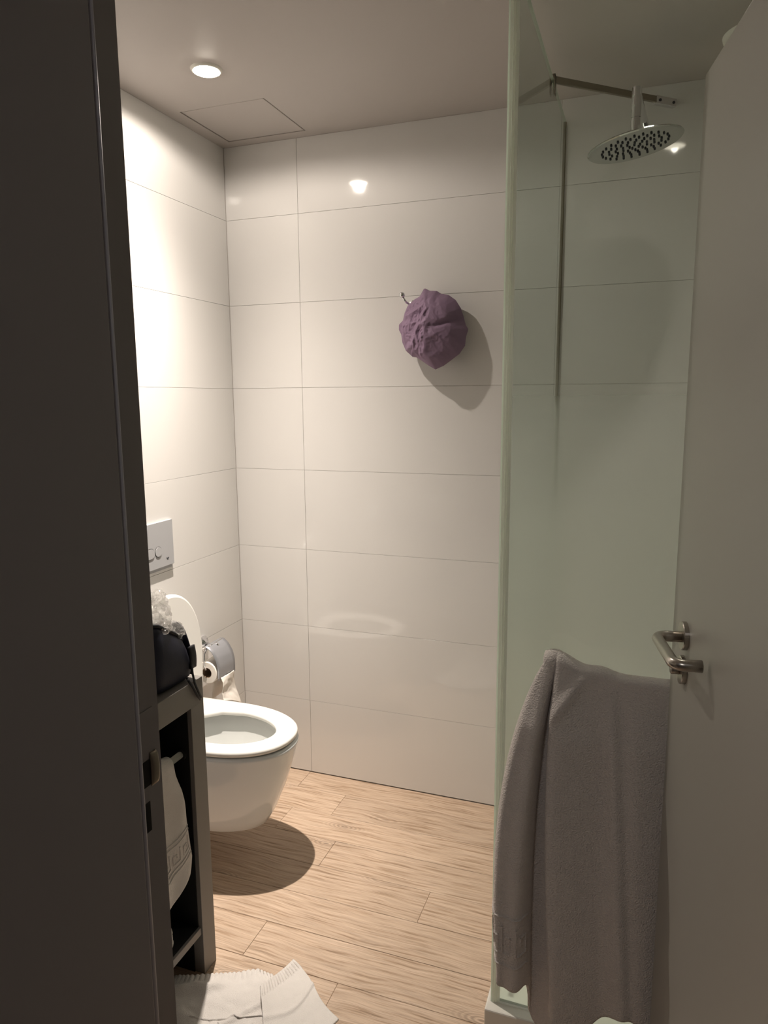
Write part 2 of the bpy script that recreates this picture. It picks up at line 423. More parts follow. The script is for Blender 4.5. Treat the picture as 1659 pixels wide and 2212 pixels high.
# ------------------------------------------------------------------ door frame (left jamb in view)
fr = empty('trim_2', (1.03, -1.9, 0), kind='structure')
L0 = (1.03, -1.9, 0)
bm = bmesh.new()
box(bm, 0.975, 1.030, -1.922, -1.862, 0, 2.13); box(bm, 0.975, 1.044, -2.16, -1.918, 0, 2.13, bev=0.0015)
at(obj('left_jamb', bm, FRAME, fr), L0)
bm = bmesh.new()
box(bm, 1.826, 1.88, -1.918, -1.862, 0, 2.13); box(bm, 1.812, 1.88, -2.16, -1.918, 0, 2.13, bev=0.0015)
at(obj('right_jamb', bm, FRAME, fr), L0)
bm = bmesh.new()
box(bm, 0.975, 1.88, -1.918, -1.862, 2.13, 2.17); box(bm, 0.975, 1.88, -2.16, -1.918, 2.115, 2.17, bev=0.0015)
at(obj('head_jamb', bm, FRAME, fr), L0)
# rubber seal: hollow bulb standing in the corner of the rebate
bm = tube(bmesh.new(), [(1.0375, -1.9135, 0.0), (1.0375, -1.9135, 1.2), (1.0375, -1.9135, 2.12)], 0.0062, 14)
at(obj('door_seal', bm, RUBBER, fr, smooth=True, label='grey rubber door seal'), L0)
# strike plate: metal plate, latch pocket with curved lip, bolt pocket
st = at(obj('strike_plate', BX(1.0296, 1.0312, -1.908, -1.873, 1.00, 1.20, bev=0.0005, seg=1), FRAME, fr), L0)
at(obj('latch_pocket', BX(1.0306, 1.0318, -1.905, -1.884, 1.107, 1.139), BLACKHOLE, st), L0)
at(obj('bolt_pocket', BX(1.0306, 1.0318, -1.904, -1.888, 1.050, 1.087), BLACKHOLE, st), L0)
def lipf(u, v):
    a = u * PI * 0.55
    return Vector((1.0315 + 0.0045 * math.sin(a) * math.sin(v * PI) ** 0.4, -1.8835 + 0.009 * (1 - math.cos(a)), 1.104 + 0.042 * v))
lp = at(obj('latch_lip', grid(lipf, 8, 14), DULLMET, st, smooth=True), L0); thicken(lp, 0.0016)

# ------------------------------------------------------------------ door leaf, ajar
DA = math.radians(10.5)
DE = Vector((1.634, -1.083, 0))
door = empty('door_1', DE, kind='structure')
# local frame: s along the leaf towards the hinge, n out of the visible face (towards -x)
sd = Vector((math.sin(DA), -math.cos(DA), 0)); nd = Vector((-math.cos(DA), -math.sin(DA), 0))
def dp(s, n, z): return sd * s + nd * n + Vector((0, 0, z))
def xf(bm, fn):
    for v in bm.verts: v.co = fn(*v.co)
    return bm
bm = xf(BX(0, 0.80, -0.04, 0, 0.008, 2.105, bev=0.0012), dp)
obj('door_leaf', bm, DOORP, door)
def lever(side):
    k = 1 if side > 0 else -1
    off = 0 if side > 0 else -0.04
    def q(s, n, z): return dp(s, off + k * n, z)
    h = obj('door_handle', xf(lathe(bmesh.new(), [(0.0001, 0.009), (0.0245, 0.009), (0.026, 0.0075), (0.026, 0.0)][::-1], (0.098, 0, 1.130), (0, 1, 0), 36), lambda a, b, c: q(a, b, c)), STEEL, door, smooth=False)
    HS, HE, HO = 0.098, 0.245, 0.052
    pts = [(HS, 0.004), (HS, HO - 0.018)]
    pts += [(HS + 0.018 * (1 - math.cos(t)), HO - 0.018 + 0.018 * math.sin(t)) for t in [PI / 2 * i / 6 for i in range(1, 7)]]
    pts += [((HS + HE) / 2, HO)]
    pts += [(HE - 0.018 + 0.018 * math.sin(t), HO - 0.018 + 0.018 * math.cos(t)) for t in [PI / 2 * i / 6 for i in range(0, 7)]]
    pts += [(HE, 0.010)]
    bm = tube(bmesh.new(), [q(a, b, 1.128) for a, b in pts], 0.0100, 16)
    obj('lever', bm, STEEL, h, smooth=True)
    bm = lathe(bmesh.new(), [(0.026, 0.0), (0.026, 0.0075), (0.0245, 0.009), (0.0001, 0.009)], (0.098, 0, 1.066), (0, 1, 0), 36)
    ky = obj('lock_rosette', xf(bm, lambda a, b, c: q(a, b, c)), STEEL, door)
    bm = lathe(bmesh.new(), [(0.009, 0.009), (0.009, 0.022), (0.007, 0.024), (0.0001, 0.024)], (0.098, 0, 1.066), (0, 1, 0), 20)
    obj('thumb_turn', xf(bm, lambda a, b, c: q(a, b, c)), STEEL, ky, smooth=True)
lever(1); lever(-1)
obj('latch_plate', xf(BX(-0.0012, 0.001, -0.031, -0.009, 0.97, 1.20), dp), STEEL, door)
for z in (0.25, 1.85):
    obj('hinge', xf(tube(bmesh.new(), [(0.803, 0.004, z - 0.05), (0.803, 0.004, z + 0.05)], 0.007, 12), dp), STEEL, door, smooth=True)

# ------------------------------------------------------------------ ceiling fittings
def downlight(loc, bulb, label):
    x, y = loc
    t = empty('ceiling_light', (x, y, ZC), label, 'ceiling light')
    obj('bezel', lathe(bmesh.new(), [(0.036, -0.001), (0.0375, -0.0055), (0.040, -0.007), (0.044, -0.004), (0.0465, 0.0)], (0, 0, 0), (0, 0, 1), 40, cap=False), VENTM, t, smooth=True)
    obj('bulb', lathe(bmesh.new(), [(0.0375, -0.004), (0.034, -0.0085), (0.022, -0.012), (0.0001, -0.0135)], (0, 0, 0), (0, 0, 1), 32, cap=False), bulb, t, smooth=True)
downlight(LAMP_A, BULB, 'round recessed spotlight burning brightly in ceiling above the toilet')
downlight(LAMP_B, BULBD, 'dim round spotlight in the shower ceiling, just above the picture')
v = empty('ceiling_vent', (1.80, -0.25, ZC), 'white round ceiling vent above shower, half hidden by open door', 'vent')
obj('vent_ring', lathe(bmesh.new(), [(0.090, 0.0), (0.088, -0.008), (0.075, -0.012), (0.070, -0.006)], (0, 0, 0), (0, 0, 1), 48, cap=False), VENTM, v, smooth=True)
obj('vent_disc', lathe(bmesh.new(), [(0.066, -0.004), (0.066, -0.010), (0.0001, -0.013)], (0, 0, 0), (0, 0, 1), 40), VENTM, v)

obj('hall_fill_fixture', lathe(bmesh.new(), [(0.22, 0.0), (0.22, -0.02), (0.20, -0.05), (0.0001, -0.055)], (1.2, -3.3, ZC), (0, 0, 1), 40), VENTM, ceiling, smooth=False)  # unseen fixture added around the hall fill light

# ------------------------------------------------------------------ shower tray and screens
ZT = 0.06
tr = empty('shower_tray', (1.257, -0.987, 0), 'white low shower tray on the wood floor, under the glass screens', 'shower tray')
L0 = (1.257, -0.987, 0)
bm = bmesh.new()
box(bm, 1.257, XR - 0.001, -0.987, -0.935, 0.0005, ZT, bev=0.004); box(bm, 1.257, 1.307, -0.940, -0.001, 0.0005, ZT, bev=0.004)
box(bm, 1.30, XR - 0.001, -0.940, -0.001, 0.0005, 0.035)
at(obj('basin', bm, TRAYM, tr), L0)
at(obj('drain', lathe(bmesh.new(), [(0.055, 0.0), (0.055, 0.004), (0.05, 0.006), (0.0001, 0.006)], (1.75, -0.47, 0.035), (0, 0, 1), 32), CHROME, tr), L0)

ZG = 2.434
GX = 1.275; GY = -0.953
ss = empty('shower_screen', (GX, -0.45, ZT), 'tall clear green-tinted side glass of shower, running to back wall', 'shower screen')
L0 = (GX, -0.45, ZT)
at(obj('glass_pane', BX(GX - 0.004, GX + 0.004, GY + 0.0125, -0.001, ZT, ZG), GLASSS, ss), L0)
bm = bmesh.new()
box(bm, GX - 0.004, GX + 0.004, GY + 0.0108, GY + 0.0123, ZT, ZG)
box(bm, GX - 0.004, GX + 0.004, GY + 0.0135, -0.004, ZG, ZG + 0.0015)
at(obj('pane_edge', bm, EDGEG, ss), L0)
at(obj('silicone_bead', BX(GX - 0.0048, GX + 0.0048, -0.005, -0.0003, 1.54, ZG, bev=0.001, seg=1), SILI, ss, label='yellowed mouldy silicone bead'), L0)
at(obj('silicone_bead', BX(GX - 0.0045, GX + 0.0045, -0.004, -0.0003, ZT, 1.54, bev=0.001, seg=1), SEALP, ss), L0)

sf = empty('shower_screen', (1.7, GY, ZT), 'frosted greenish front glass of shower behind the hanging bath towel', 'shower screen')
L0 = (1.7, GY, ZT)
gp = at(obj('glass_pane', BX(GX + 0.008, XR - 0.002, GY - 0.004, GY + 0.004, ZT + 0.006, ZG), GLASSS, sf), L0)
gp.data.materials.append(GLASSF)
for p_ in gp.data.polygons:
    if p_.normal.y > 0.9: p_.material_index = 1      # the inner face is sandblasted
at(obj('pane_edge', BX(GX - 0.0075, GX - 0.0042, GY - 0.006, GY + 0.010, ZT, ZG), EDGEG, sf), L0)
bm = bmesh.new()
box(bm, GX - 0.0036, GX + 0.0020, GY - 0.0085, GY + 0.004, ZT + 0.001, ZG, bev=0.0012)
box(bm, GX + 0.0028, GX + 0.0075, GY - 0.0065, GY + 0.004, ZT + 0.001, ZG, bev=0.0010)
box(bm, GX + 0.0085, GX + 0.0150, GY - 0.0058, GY - 0.0042, ZT + 0.006, ZG, bev=0.0004, seg=1)
at(obj('corner_seal', bm, SEALP, sf, label='clear plastic corner seal'), L0)
at(obj('bottom_seal', BX(GX + 0.008, XR - 0.002, GY - 0.005, GY + 0.005, ZT, ZT + 0.006, bev=0.001, seg=1), SEALP, sf), L0)

# brace from the top of the side glass to the back wall
A = Vector((1.275, -0.322, 2.434)); B = Vector((1.607, -0.002, 2.440))
br = empty('stabiliser_bar', A, 'thin flat metal brace from side glass to back wall below ceiling', 'bar')
L0 = A
d = (B - A).normalized(); sdv = Vector((d.y, -d.x, 0)).normalized()
def barbox(t0, t1, hw, z0, z1):
    bm = bmesh.new(); vs = []
    for t in (t0, t1):
        for s_, zz in ((-hw, z0), (hw, z0), (hw, z1), (-hw, z1)):
            vs.append(bm.verts.new(A + d * t + sdv * s_ + Vector((0, 0, zz)) - A))
    for f in ((0, 1, 2, 3), (7, 6, 5, 4), (0, 4, 5, 1), (1, 5, 6, 2), (2, 6, 7, 3), (3, 7, 4, 0)): bm.faces.new([vs[i] for i in f])
    bmesh.ops.bevel(bm, geom=bm.edges[:], offset=0.001, segments=1, affect='EDGES')
    return bm
LB = (B - A).length
obj('bar', barbox(0.008, LB - 0.07, 0.0045, -0.004, 0.014), DULLMET, br)
wc = obj('wall_clamp', barbox(LB - 0.085, LB - 0.006, 0.0085, -0.009, 0.014), CHROME, br)
for t in (LB - 0.072, LB - 0.018):
    p = d * t + sdv * 0.0085 + Vector((0, 0, 0.002))
    obj('screw', lathe(bmesh.new(), [(0.0045, 0.0), (0.004, 0.002), (0.0001, 0.002)], p, sdv, 14), DARKSPOT, wc)
bm = bmesh.new(); box(bm, -0.008, -0.0045, -0.012, 0.012, -0.036, 0.016, bev=0.001); box(bm, 0.0045, 0.008, -0.012, 0.012, -0.036, 0.016, bev=0.001); box(bm, -0.008, 0.008, -0.012, 0.012, 0.0035, 0.016, bev=0.001)
obj('glass_clamp', bm, DULLMET, br)

# rain shower head
SHX, SHY = 1.502, -0.36
sh = empty('rain_shower', (1.53, -0.001, 2.362), 'round flat chrome rain shower head on arm below shower ceiling', 'shower head')
L0 = (1.53, -0.001, 2.362)
at(obj('wall_flange', lathe(bmesh.new(), [(0.028, 0.0), (0.028, 0.006), (0.018, 0.012), (0.0001, 0.012)], (1.53, -0.001, 2.362), (0, -1, 0), 32), CHROME, sh), L0)
pts = [Vector((1.53, -0.01, 2.362)), Vector((1.516, -0.18, 2.362)), Vector((SHX + 0.001, SHY + 0.02, 2.362)), Vector((SHX, SHY + 0.004, 2.358)), Vector((SHX, SHY, 2.345))]
at(obj('arm', tube(bmesh.new(), pts, 0.0105, 16), CHROME, sh, smooth=True), L0)
st_ = at(obj('stem', lathe(bmesh.new(), [(0.0125, 0.0), (0.0130, -0.075), (0.0115, -0.076), (0.0115, -0.080), (0.0130, -0.081), (0.0125, -0.118), (0.018, -0.119), (0.018, -0.136), (0.0001, -0.136)], (SHX, SHY, 2.372), (0, 0, 1), 24), CHROME, sh, smooth=False), L0)
tilt = math.radians(9.0)
HC = Vector((SHX, SHY, 2.232))
hax = Vector((math.sin(tilt), 0.02, -math.cos(tilt))).normalized()
hd = at(obj('spray_plate', lathe(bmesh.new(), [(0.0001, -0.006), (0.030, -0.005), (0.118, 0.0), (0.1235, 0.002), (0.1245, 0.0045), (0.121, 0.007), (0.0001, 0.007)], HC, hax, 64), HEADM, sh, smooth=False), L0)
ux = hax.cross(Vector((0, 1, 0))).normalized(); uy = hax.cross(ux)
bm = bmesh.new()
for ring, cnt in ((0.014, 5), (0.032, 10), (0.050, 15), (0.068, 20), (0.086, 25)):
    for k in range(cnt):
        a = 2 * PI * k / cnt + ring * 30
        c = HC + hax * 0.007 + ux * (ring * math.cos(a)) + uy * (ring * math.sin(a))
        lathe(bm, [(0.0032, 0.0), (0.0026, 0.0035), (0.0001, 0.0035)], c, hax, 8)
nz = at(obj('nozzles', bm, DARKSPOT, hd, label='dark rubber nozzles'), L0); nz['kind'] = 'stuff'

# ------------------------------------------------------------------ towel rail on the front glass and the bath towel
RZ = 0.952; RY = -1.008
rl = empty('towel_rail', (1.7, GY, RZ), 'steel towel rail fixed to front shower glass, under the bath towel', 'towel rail')
L0 = (1.7, GY, RZ)
at(obj('rail', tube(bmesh.new(), [(1.37, RY, RZ), (2.1, RY, RZ)], 0.010, 16), STEEL, rl, smooth=True), L0)
for x in (1.39, 2.08):
    at(obj('rail_mount', tube(bmesh.new(), [(x, RY, RZ), (x, GY - 0.0055, RZ)], 0.008, 14), STEEL, rl, smooth=True), L0)

# cross sections (arc position -> x, forward offset) at three heights; s runs along the towel's width
KEY_T = [  # s, x_top, off_top, x_mid, off_mid, x_low, off_low, z_bottom
    (0.00, 1.402, 0.010, 1.325, 0.012, 1.330, 0.010, 0.280),
    (0.04, 1.392, 0.016, 1.306, 0.026, 1.309, 0.030, 0.266),
    (0.08, 1.385, 0.026, 1.304, 0.052, 1.306, 0.060, 0.252),
    (0.12, 1.386, 0.040, 1.316, 0.070, 1.312, 0.078, 0.242),
    (0.16, 1.392, 0.046, 1.338, 0.076, 1.326, 0.082, 0.236),
    (0.20, 1.400, 0.046, 1.358, 0.070, 1.348, 0.074, 0.234),
    (0.24, 1.406, 0.040, 1.370, 0.054, 1.366, 0.056, 0.236),
    (0.28, 1.410, 0.030, 1.375, 0.030, 1.373, 0.030, 0.196),
    (0.32, 1.406, 0.020, 1.374, 0.014, 1.374, 0.012, 0.130),
    (0.36, 1.404, 0.014, 1.387, 0.008, 1.393, 0.008, 0.095),
    (0.40, 1.408, 0.016, 1.398, 0.010, 1.416, 0.010, 0.085),
    (0.43, 1.414, 0.026, 1.410, 0.022, 1.434, 0.022, 0.110),
    (0.46, 1.412, 0.044, 1.404, 0.052, 1.424, 0.054, 0.200),
    (0.49, 1.418, 0.054, 1.408, 0.068, 1.428, 0.072, 0.190),
    (0.53, 1.440, 0.052, 1.424, 0.070, 1.440, 0.074, 0.172),
    (0.58, 1.472, 0.040, 1.458, 0.060, 1.472, 0.062, 0.158),
    (0.63, 1.503, 0.028, 1.490, 0.048, 1.505, 0.046, 0.168),
    (0.68, 1.530, 0.022, 1.520, 0.040, 1.538, 0.036, 0.196),
    (0.74, 1.566, 0.024, 1.560, 0.052, 1.580, 0.052, 0.208),
    (0.80, 1.606, 0.020, 1.602, 0.040, 1.620, 0.040, 0.198),
    (0.86, 1.650, 0.018, 1.648, 0.030, 1.662, 0.030, 0.190),
    (0.93, 1.700, 0.018, 1.700, 0.038, 1.712, 0.040, 0.200),
    (1.00, 1.752, 0.016, 1.752, 0.028, 1.764, 0.028, 0.210)]
def cat(tab, s, col):
    n = len(tab)
    i = 0
    while i < n - 2 and s > tab[i + 1][0]: i += 1
    s0, s1 = tab[i][0], tab[i + 1][0]; t = (s - s0) / (s1 - s0)
    p1, p2 = tab[i][col], tab[i + 1][col]
    p0 = tab[max(i - 1, 0)][col]; p3 = tab[min(i + 2, n - 1)][col]
    return 0.5 * (2 * p1 + (p2 - p0) * t + (2 * p0 - 5 * p1 + 4 * p2 - p3) * t * t + (3 * p1 - p0 - 3 * p2 + p3) * t ** 3)
def q3(a, b, c, t):   # through a (t=0), b (0.5), c (1)
    return a * (2 * t * t - 3 * t + 1) + b * (4 * t - 4 * t * t) + c * (2 * t * t - t)
def towel_pt(s, t):
    """t 0..0.36 back layer going up, 0.36..0.44 over the rail, 0.44..1 front going down"""
    xt, ot = cat(KEY_T, s, 1), cat(KEY_T, s, 2)
    bump = 0.036 * math.exp(-((xt - 1.405) / 0.055) ** 2) + 0.010 * math.exp(-((xt - 1.50) / 0.03) ** 2)
    ztop = RZ + 0.010 + bump * 0.85
    if t > 0.44:
        k = (t - 0.44) / 0.56
        zb = cat(KEY_T, s, 7)
        z = ztop + (zb - ztop) * k
        kk = min(1.0, k * 1.05)
        x = q3(xt, cat(KEY_T, s, 3), cat(KEY_T, s, 5), kk ** 0.85)
        off = q3(ot, cat(KEY_T, s, 4), cat(KEY_T, s, 6), kk ** 0.8)
        yy = RY - 0.013 - off * (0.35 + 0.65 * min(1, k * 6))
        if s < 0.28: yy -= 0.0055 * math.sin(s * 66 + 0.8) * min(1, k * 3) * (0.6 + 0.4 * k)
        # soft diagonal fold near the shoulder and two long vertical folds
        yy -= 0.012 * math.exp(-((z - 0.905 - 1.3 * (x - 1.42)) / 0.018) ** 2) * math.exp(-((x - 1.43) / 0.04) ** 2)
        yy -= 0.011 * math.exp(-((x - 1.522 - 0.05 * k) / 0.012) ** 2) * min(1, k * 8) * max(0, 1 - k * 1.1)
        yy += 0.010 * math.exp(-((x - 1.545 - 0.05 * k) / 0.014) ** 2) * min(1, k * 6)
        n = noise.noise(Vector((x * 9, z * 3.0, 1.3)))
        yy += n * 0.006 * min(1, k * 4)
        n2 = noise.noise(Vector((x * 30, z * 14, 4.3)))
        return Vector((x, yy + n2 * 0.0012, z + noise.noise(Vector((x * 14, 0, 9))) * 0.006 * k))
    if t > 0.36:
        a = (t - 0.36) / 0.08 * PI
        yc = RY; r = 0.0135 + 0.35 * ot * 0.5
        rr = 0.0145
        front = RY - 0.013 - ot * 0.35; back = RY + 0.018
        mid = (front + back) / 2; hw = (back - front) / 2
        return Vector((xt, mid + hw * math.cos(a), ztop + (0.012 + bump * 0.25) * math.sin(a)))
    k = 1 - t / 0.36
    zb = 0.10 + 0.045 * math.sin(s * 9 + 0.6) + 0.05 * s
    z = ztop + (zb - ztop) * k
    x = xt * (1 - k) + (1.36 + (xt - 1.38) * 1.02) * k
    return Vector((x, RY + 0.018 + 0.010 * math.sin(x * 60) * k * 0.6 - 0.004 * k, z))
bt = obj('bath_towel', grid(towel_pt, 170, 190), TERRYG, smooth=True)
tag(bt, 'large greyish white bath towel draped over rail on the shower glass', 'towel')
thicken(bt, 0.006)

def strip_on(surf, pts, wid, lift, bm, n_per=8, nrm_sign=1):
    """raised ribbon along uv polyline pts on surf(u,v)"""
    for (a, b) in zip(pts, pts[1:]):
        du, dv = b[0] - a[0], b[1] - a[1]
        prevv = None
        for i in range(n_per + 1):
            t = i / n_per; u, v = a[0] + du * t, a[1] + dv * t
            p = surf(u, v); e = 1e-3
            pu = surf(u + e, v) - p; pv = surf(u, v + e) - p
            nn = pu.cross(pv).normalized() * nrm_sign
            tang = (pu * du + pv * dv).normalized(); sd_ = nn.cross(tang).normalized()
            cur = [bm.verts.new(p + sd_ * wid), bm.verts.new(p + sd_ * wid * 0.7 + nn * lift), bm.verts.new(p - sd_ * wid * 0.7 + nn * lift), bm.verts.new(p - sd_ * wid)]
            if prevv:
                for k in range(3): bm.faces.new((prevv[k], prevv[k + 1], cur[k + 1], cur[k]))
            prevv = cur
    return bm
def key_motif(u, v, su, sv):
    return [(u, v), (u, v + sv), (u + su, v + sv), (u + su, v + 0.35 * sv), (u + 0.45 * su, v + 0.35 * sv), (u + 0.45 * su, v + 0.65 * sv)]
bm = bmesh.new()
for vv in (0.868, 0.956):
    strip_on(towel_pt, [(0.02, vv), (0.25, vv)], 0.0022, 0.0060, bm, 40, -1)
for i in range(4):
    strip_on(towel_pt, key_motif(0.03 + i * 0.056, 0.885, 0.036, 0.050), 0.0022, 0.0058, bm, 5, -1)
obj('woven_border', bm, TERRYG, bt, smooth=True, label='raised key pattern border')

# ------------------------------------------------------------------ toilet
TY = -0.577
def dshape(L, wdt, z, n=56, x0=0.0, back_r=0.03, p=2.25, xs=0.42):
    """D outline from the wall, centre line y=TY: straight sides up to xs*L then a superellipse nose"""
    pts = []; xm = L * xs
    for i in range(n):
        a = -PI / 2 + PI * i / (n - 1)
        c, s_ = math.cos(a), math.sin(a)
        pts.append(Vector((x0 + xm + (L - xm) * (abs(c) ** (2 / p)), TY + wdt * (abs(s_) ** (2 / p)) * (1 if s_ > 0 else -1), z)))
    pts.append(Vector((x0, TY + wdt * 0.97, z))); pts.append(Vector((x0, TY + wdt * 0.5, z))); pts.append(Vector((x0, TY - wdt * 0.5, z))); pts.append(Vector((x0, TY - wdt * 0.97, z)))
    return pts
toi = empty('toilet', (0.0, TY, 0.0), 'white wall-hung toilet with raised lid, beside the dark vanity', 'toilet')
L0 = (0.0, TY, 0.0)
prof = [(0.36, 0.085, 0.128), (0.395, 0.108, 0.134), (0.425, 0.126, 0.150), (0.445, 0.138, 0.185), (0.462, 0.147, 0.225), (0.485, 0.158, 0.28), (0.503, 0.167, 0.335), (0.518, 0.175, 0.385), (0.526, 0.180, 0.415), (0.530, 0.1835, 0.428), (0.531, 0.1845, 0.434), (0.528, 0.182, 0.440), (0.520, 0.176, 0.4415)]
def inner(L, wdt, z, x0):   # bowl opening ellipse, same vertex count as dshape
    return [Vector((x0 + L * math.cos(a) * (1 if math.cos(a) > 0 else 1), TY + wdt * math.sin(a), z)) for a in [-PI / 2 + PI * i / 55 for i in range(56)]] + \
           [Vector((x0 - L * 0.80 * math.cos(a), TY + wdt * math.sin(a), z)) for a in (PI / 2 - 0.55, PI / 2 - 1.15, -(PI / 2 - 1.15), -(PI / 2 - 0.55))]
rings = [[p for p in dshape(l, w_, z)] for l, w_, z in prof]
bm = loft(bmesh.new(), rings, cap0=True, cap1=False)
at(obj('bowl', bm, CERAMIC, toi, smooth=True), L0)
ir = [dshape(0.520, 0.176, 0.4415), inner(0.215, 0.140, 0.4405, 0.268), inner(0.205, 0.133, 0.432, 0.268), inner(0.198, 0.127, 0.405, 0.268), inner(0.180, 0.112, 0.345, 0.268), inner(0.14, 0.085, 0.285, 0.262), inner(0.085, 0.06, 0.25, 0.25), inner(0.03, 0.03, 0.24, 0.25)]
at(obj('bowl_inside', loft(bmesh.new(), ir, cap0=False, cap1=True), CERIN, toi, smooth=True), L0)
at(obj('water', loft(bmesh.new(), [inner(0.148, 0.091, 0.298, 0.262), inner(0.02, 0.02, 0.2981, 0.262)], cap0=False), WATER, toi), L0)
def ell(L, wdt, z, x0, n=60):
    return [Vector((x0 + L * math.cos(a), TY + wdt * math.sin(a), z)) for a in [-PI / 2 + PI * i / 55 for i in range(56)]] + \
           [Vector((x0 - L * 0.78 * math.cos(a), TY + wdt * math.sin(a), z)) for a in (PI / 2 - 0.55, PI / 2 - 1.15, -(PI / 2 - 1.15), -(PI / 2 - 0.55))]
def ds2(L, wdt, z): return dshape(L - 0.055, wdt, z, x0=0.055, xs=0.40)
sr = [ell(0.186, 0.120, 0.447, 0.272), ds2(0.520, 0.176, 0.4465), ds2(0.527, 0.181, 0.451), ds2(0.527, 0.181, 0.462), ds2(0.520, 0.176, 0.4675), ds2(0.505, 0.164, 0.4695), ell(0.198, 0.131, 0.4685, 0.272), ell(0.188, 0.121, 0.464, 0.272), ell(0.184, 0.118, 0.456, 0.272), ell(0.186, 0.120, 0.447, 0.272)]
at(obj('seat', loft(bmesh.new(), sr, cap0=False, cap1=False), SEATM, toi, smooth=True), L0)
# lid standing against the wall: D plate in the y-z plane, leaning back
def lidring(sc, depth):
    out = []
    H0, W0 = 0.425, 0.190
    n = 40
    for i in range(n):
        a = PI * i / (n - 1)
        c, s_ = math.cos(a), math.sin(a)
        yy = W0 * sc * (abs(c) ** (2 / 2.3)) * (1 if c > 0 else -1)
        zz = 0.17 + (H0 - 0.17) * sc * (abs(s_) ** (2 / 2.1))
        out.append((yy, zz))
    out = [(W0 * sc * 0.93, 0.0 + (1 - sc) * 0.2)] + out + [(-W0 * sc * 0.93, 0.0 + (1 - sc) * 0.2)]
    res_ = []
    for yy, zz in out:
        th = math.radians(0.5)
        res_.append(Vector((0.066 - zz * math.sin(th) + depth, TY + yy, 0.472 + zz * math.cos(th))))
    return res_
bm = loft(bmesh.new(), [lidring(0.965, 0.004), lidring(0.99, 0.002), lidring(1.0, -0.004), lidring(1.0, -0.012), lidring(0.97, -0.018)])
at(obj('lid', bm, SEATM, toi, smooth=False, label='raised lid'), L0)
for yy in (-0.075, 0.075):
    at(obj('hinge', tube(bmesh.new(), [(0.075, TY + yy - 0.02, 0.462), (0.075, TY + yy + 0.02, 0.462)], 0.010, 14), CHROME, toi, smooth=True), L0)
# side cover cap of the hidden fixing
at(obj('fixing_cap', lathe(bmesh.new(), [(0.018, -0.004), (0.018, 0.0), (0.0165, 0.0015), (0.0001, 0.002)], (0.20, TY - 0.1525, 0.30), (0, -1, -0.18), 28), CERAMIC, toi), L0)

# ------------------------------------------------------------------ flush plate
fp = empty('flush_plate', (0.0, -0.577, 1.063), 'grey rectangular dual flush plate on tiled wall above toilet', 'flush plate')
L0 = (0.0, -0.577, 1.063)
at(obj('plate', BX(0.0005, 0.011, -0.702, -0.452, 0.983, 1.143, bev=0.0012), PLATE, fp), L0)
at(obj('plate_base', BX(0.0, 0.0045, -0.698, -0.456, 0.972, 0.984), PLATE, fp), L0)
def pill(y0, y1, zc, r, n=18):
    return [(y1 - r + r * math.cos(a), zc + r * math.sin(a)) for a in [-PI / 2 + PI * i / n for i in range(n + 1)]] + \
           [(y0 + r + r * math.cos(a), zc + r * math.sin(a)) for a in [PI / 2 + PI * i / n for i in range(n + 1)]]
def button(nm, y0, y1, zc, r, label=None):
    rim = loft(bmesh.new(), [[Vector((0.0108, yy, zz)) for yy, zz in pill(y0, y1, zc, r)], [Vector((0.0118, yy, zz)) for yy, zz in pill(y0, y1, zc, r)]])
    a = at(obj(nm, rim, GROOVE, fp), L0)
    e = 0.0016
    top = loft(bmesh.new(), [[Vector((0.0110, yy, zz)) for yy, zz in pill(y0 + e, y1 - e, zc, r - e)], [Vector((0.0132, yy, zz)) for yy, zz in pill(y0 + e, y1 - e, zc, r - e)]])
    at(obj('button_face', top, PLATE, a), L0)
button('flush_button', -0.640, -0.558, 1.041, 0.0185)
button('flush_button', -0.556, -0.519, 1.041, 0.0185)
# small dark emblem at the lower corner: three little lobes
bm = bmesh.new()
for dy, dz, rr in ((-0.0045, 0.0022, 0.0026), (0.0035, 0.0022, 0.0026), (-0.0005, -0.0016, 0.0026)):
    lathe(bm, [(rr, 0.0), (rr, 0.0007), (0.0001, 0.0007)], (0.011, -0.488 + dy, 1.008 + dz), (1, 0, 0), 10)
at(obj('emblem', bm, DARKSPOT, fp, label='small dark emblem'), L0)

# ------------------------------------------------------------------ toilet paper holder and roll
HY = -0.285
ph = empty('paper_holder', (0.0, HY, 0.635), 'chrome toilet paper holder with cover flap on tiled wall', 'paper holder')
L0 = (0.0, HY, 0.635)
hz = 0.628
at(obj('rosette', lathe(bmesh.new(), [(0.030, 0.0005), (0.031, 0.004), (0.027, 0.008), (0.022, 0.009), (0.020, 0.013), (0.012, 0.017), (0.009, 0.022)], (0, HY - 0.005, hz), (1, 0, 0), 36), CHROME, ph, smooth=True), L0)
at(obj('arm', lathe(bmesh.new(), [(0.009, 0.015), (0.006, 0.030), (0.0055, 0.045), (0.008, 0.050), (0.011, 0.056), (0.0115, 0.062), (0.008, 0.070), (0.0001, 0.073)], (0, HY - 0.005, hz), (1, 0, 0), 24), CHROME, ph, smooth=True), L0)
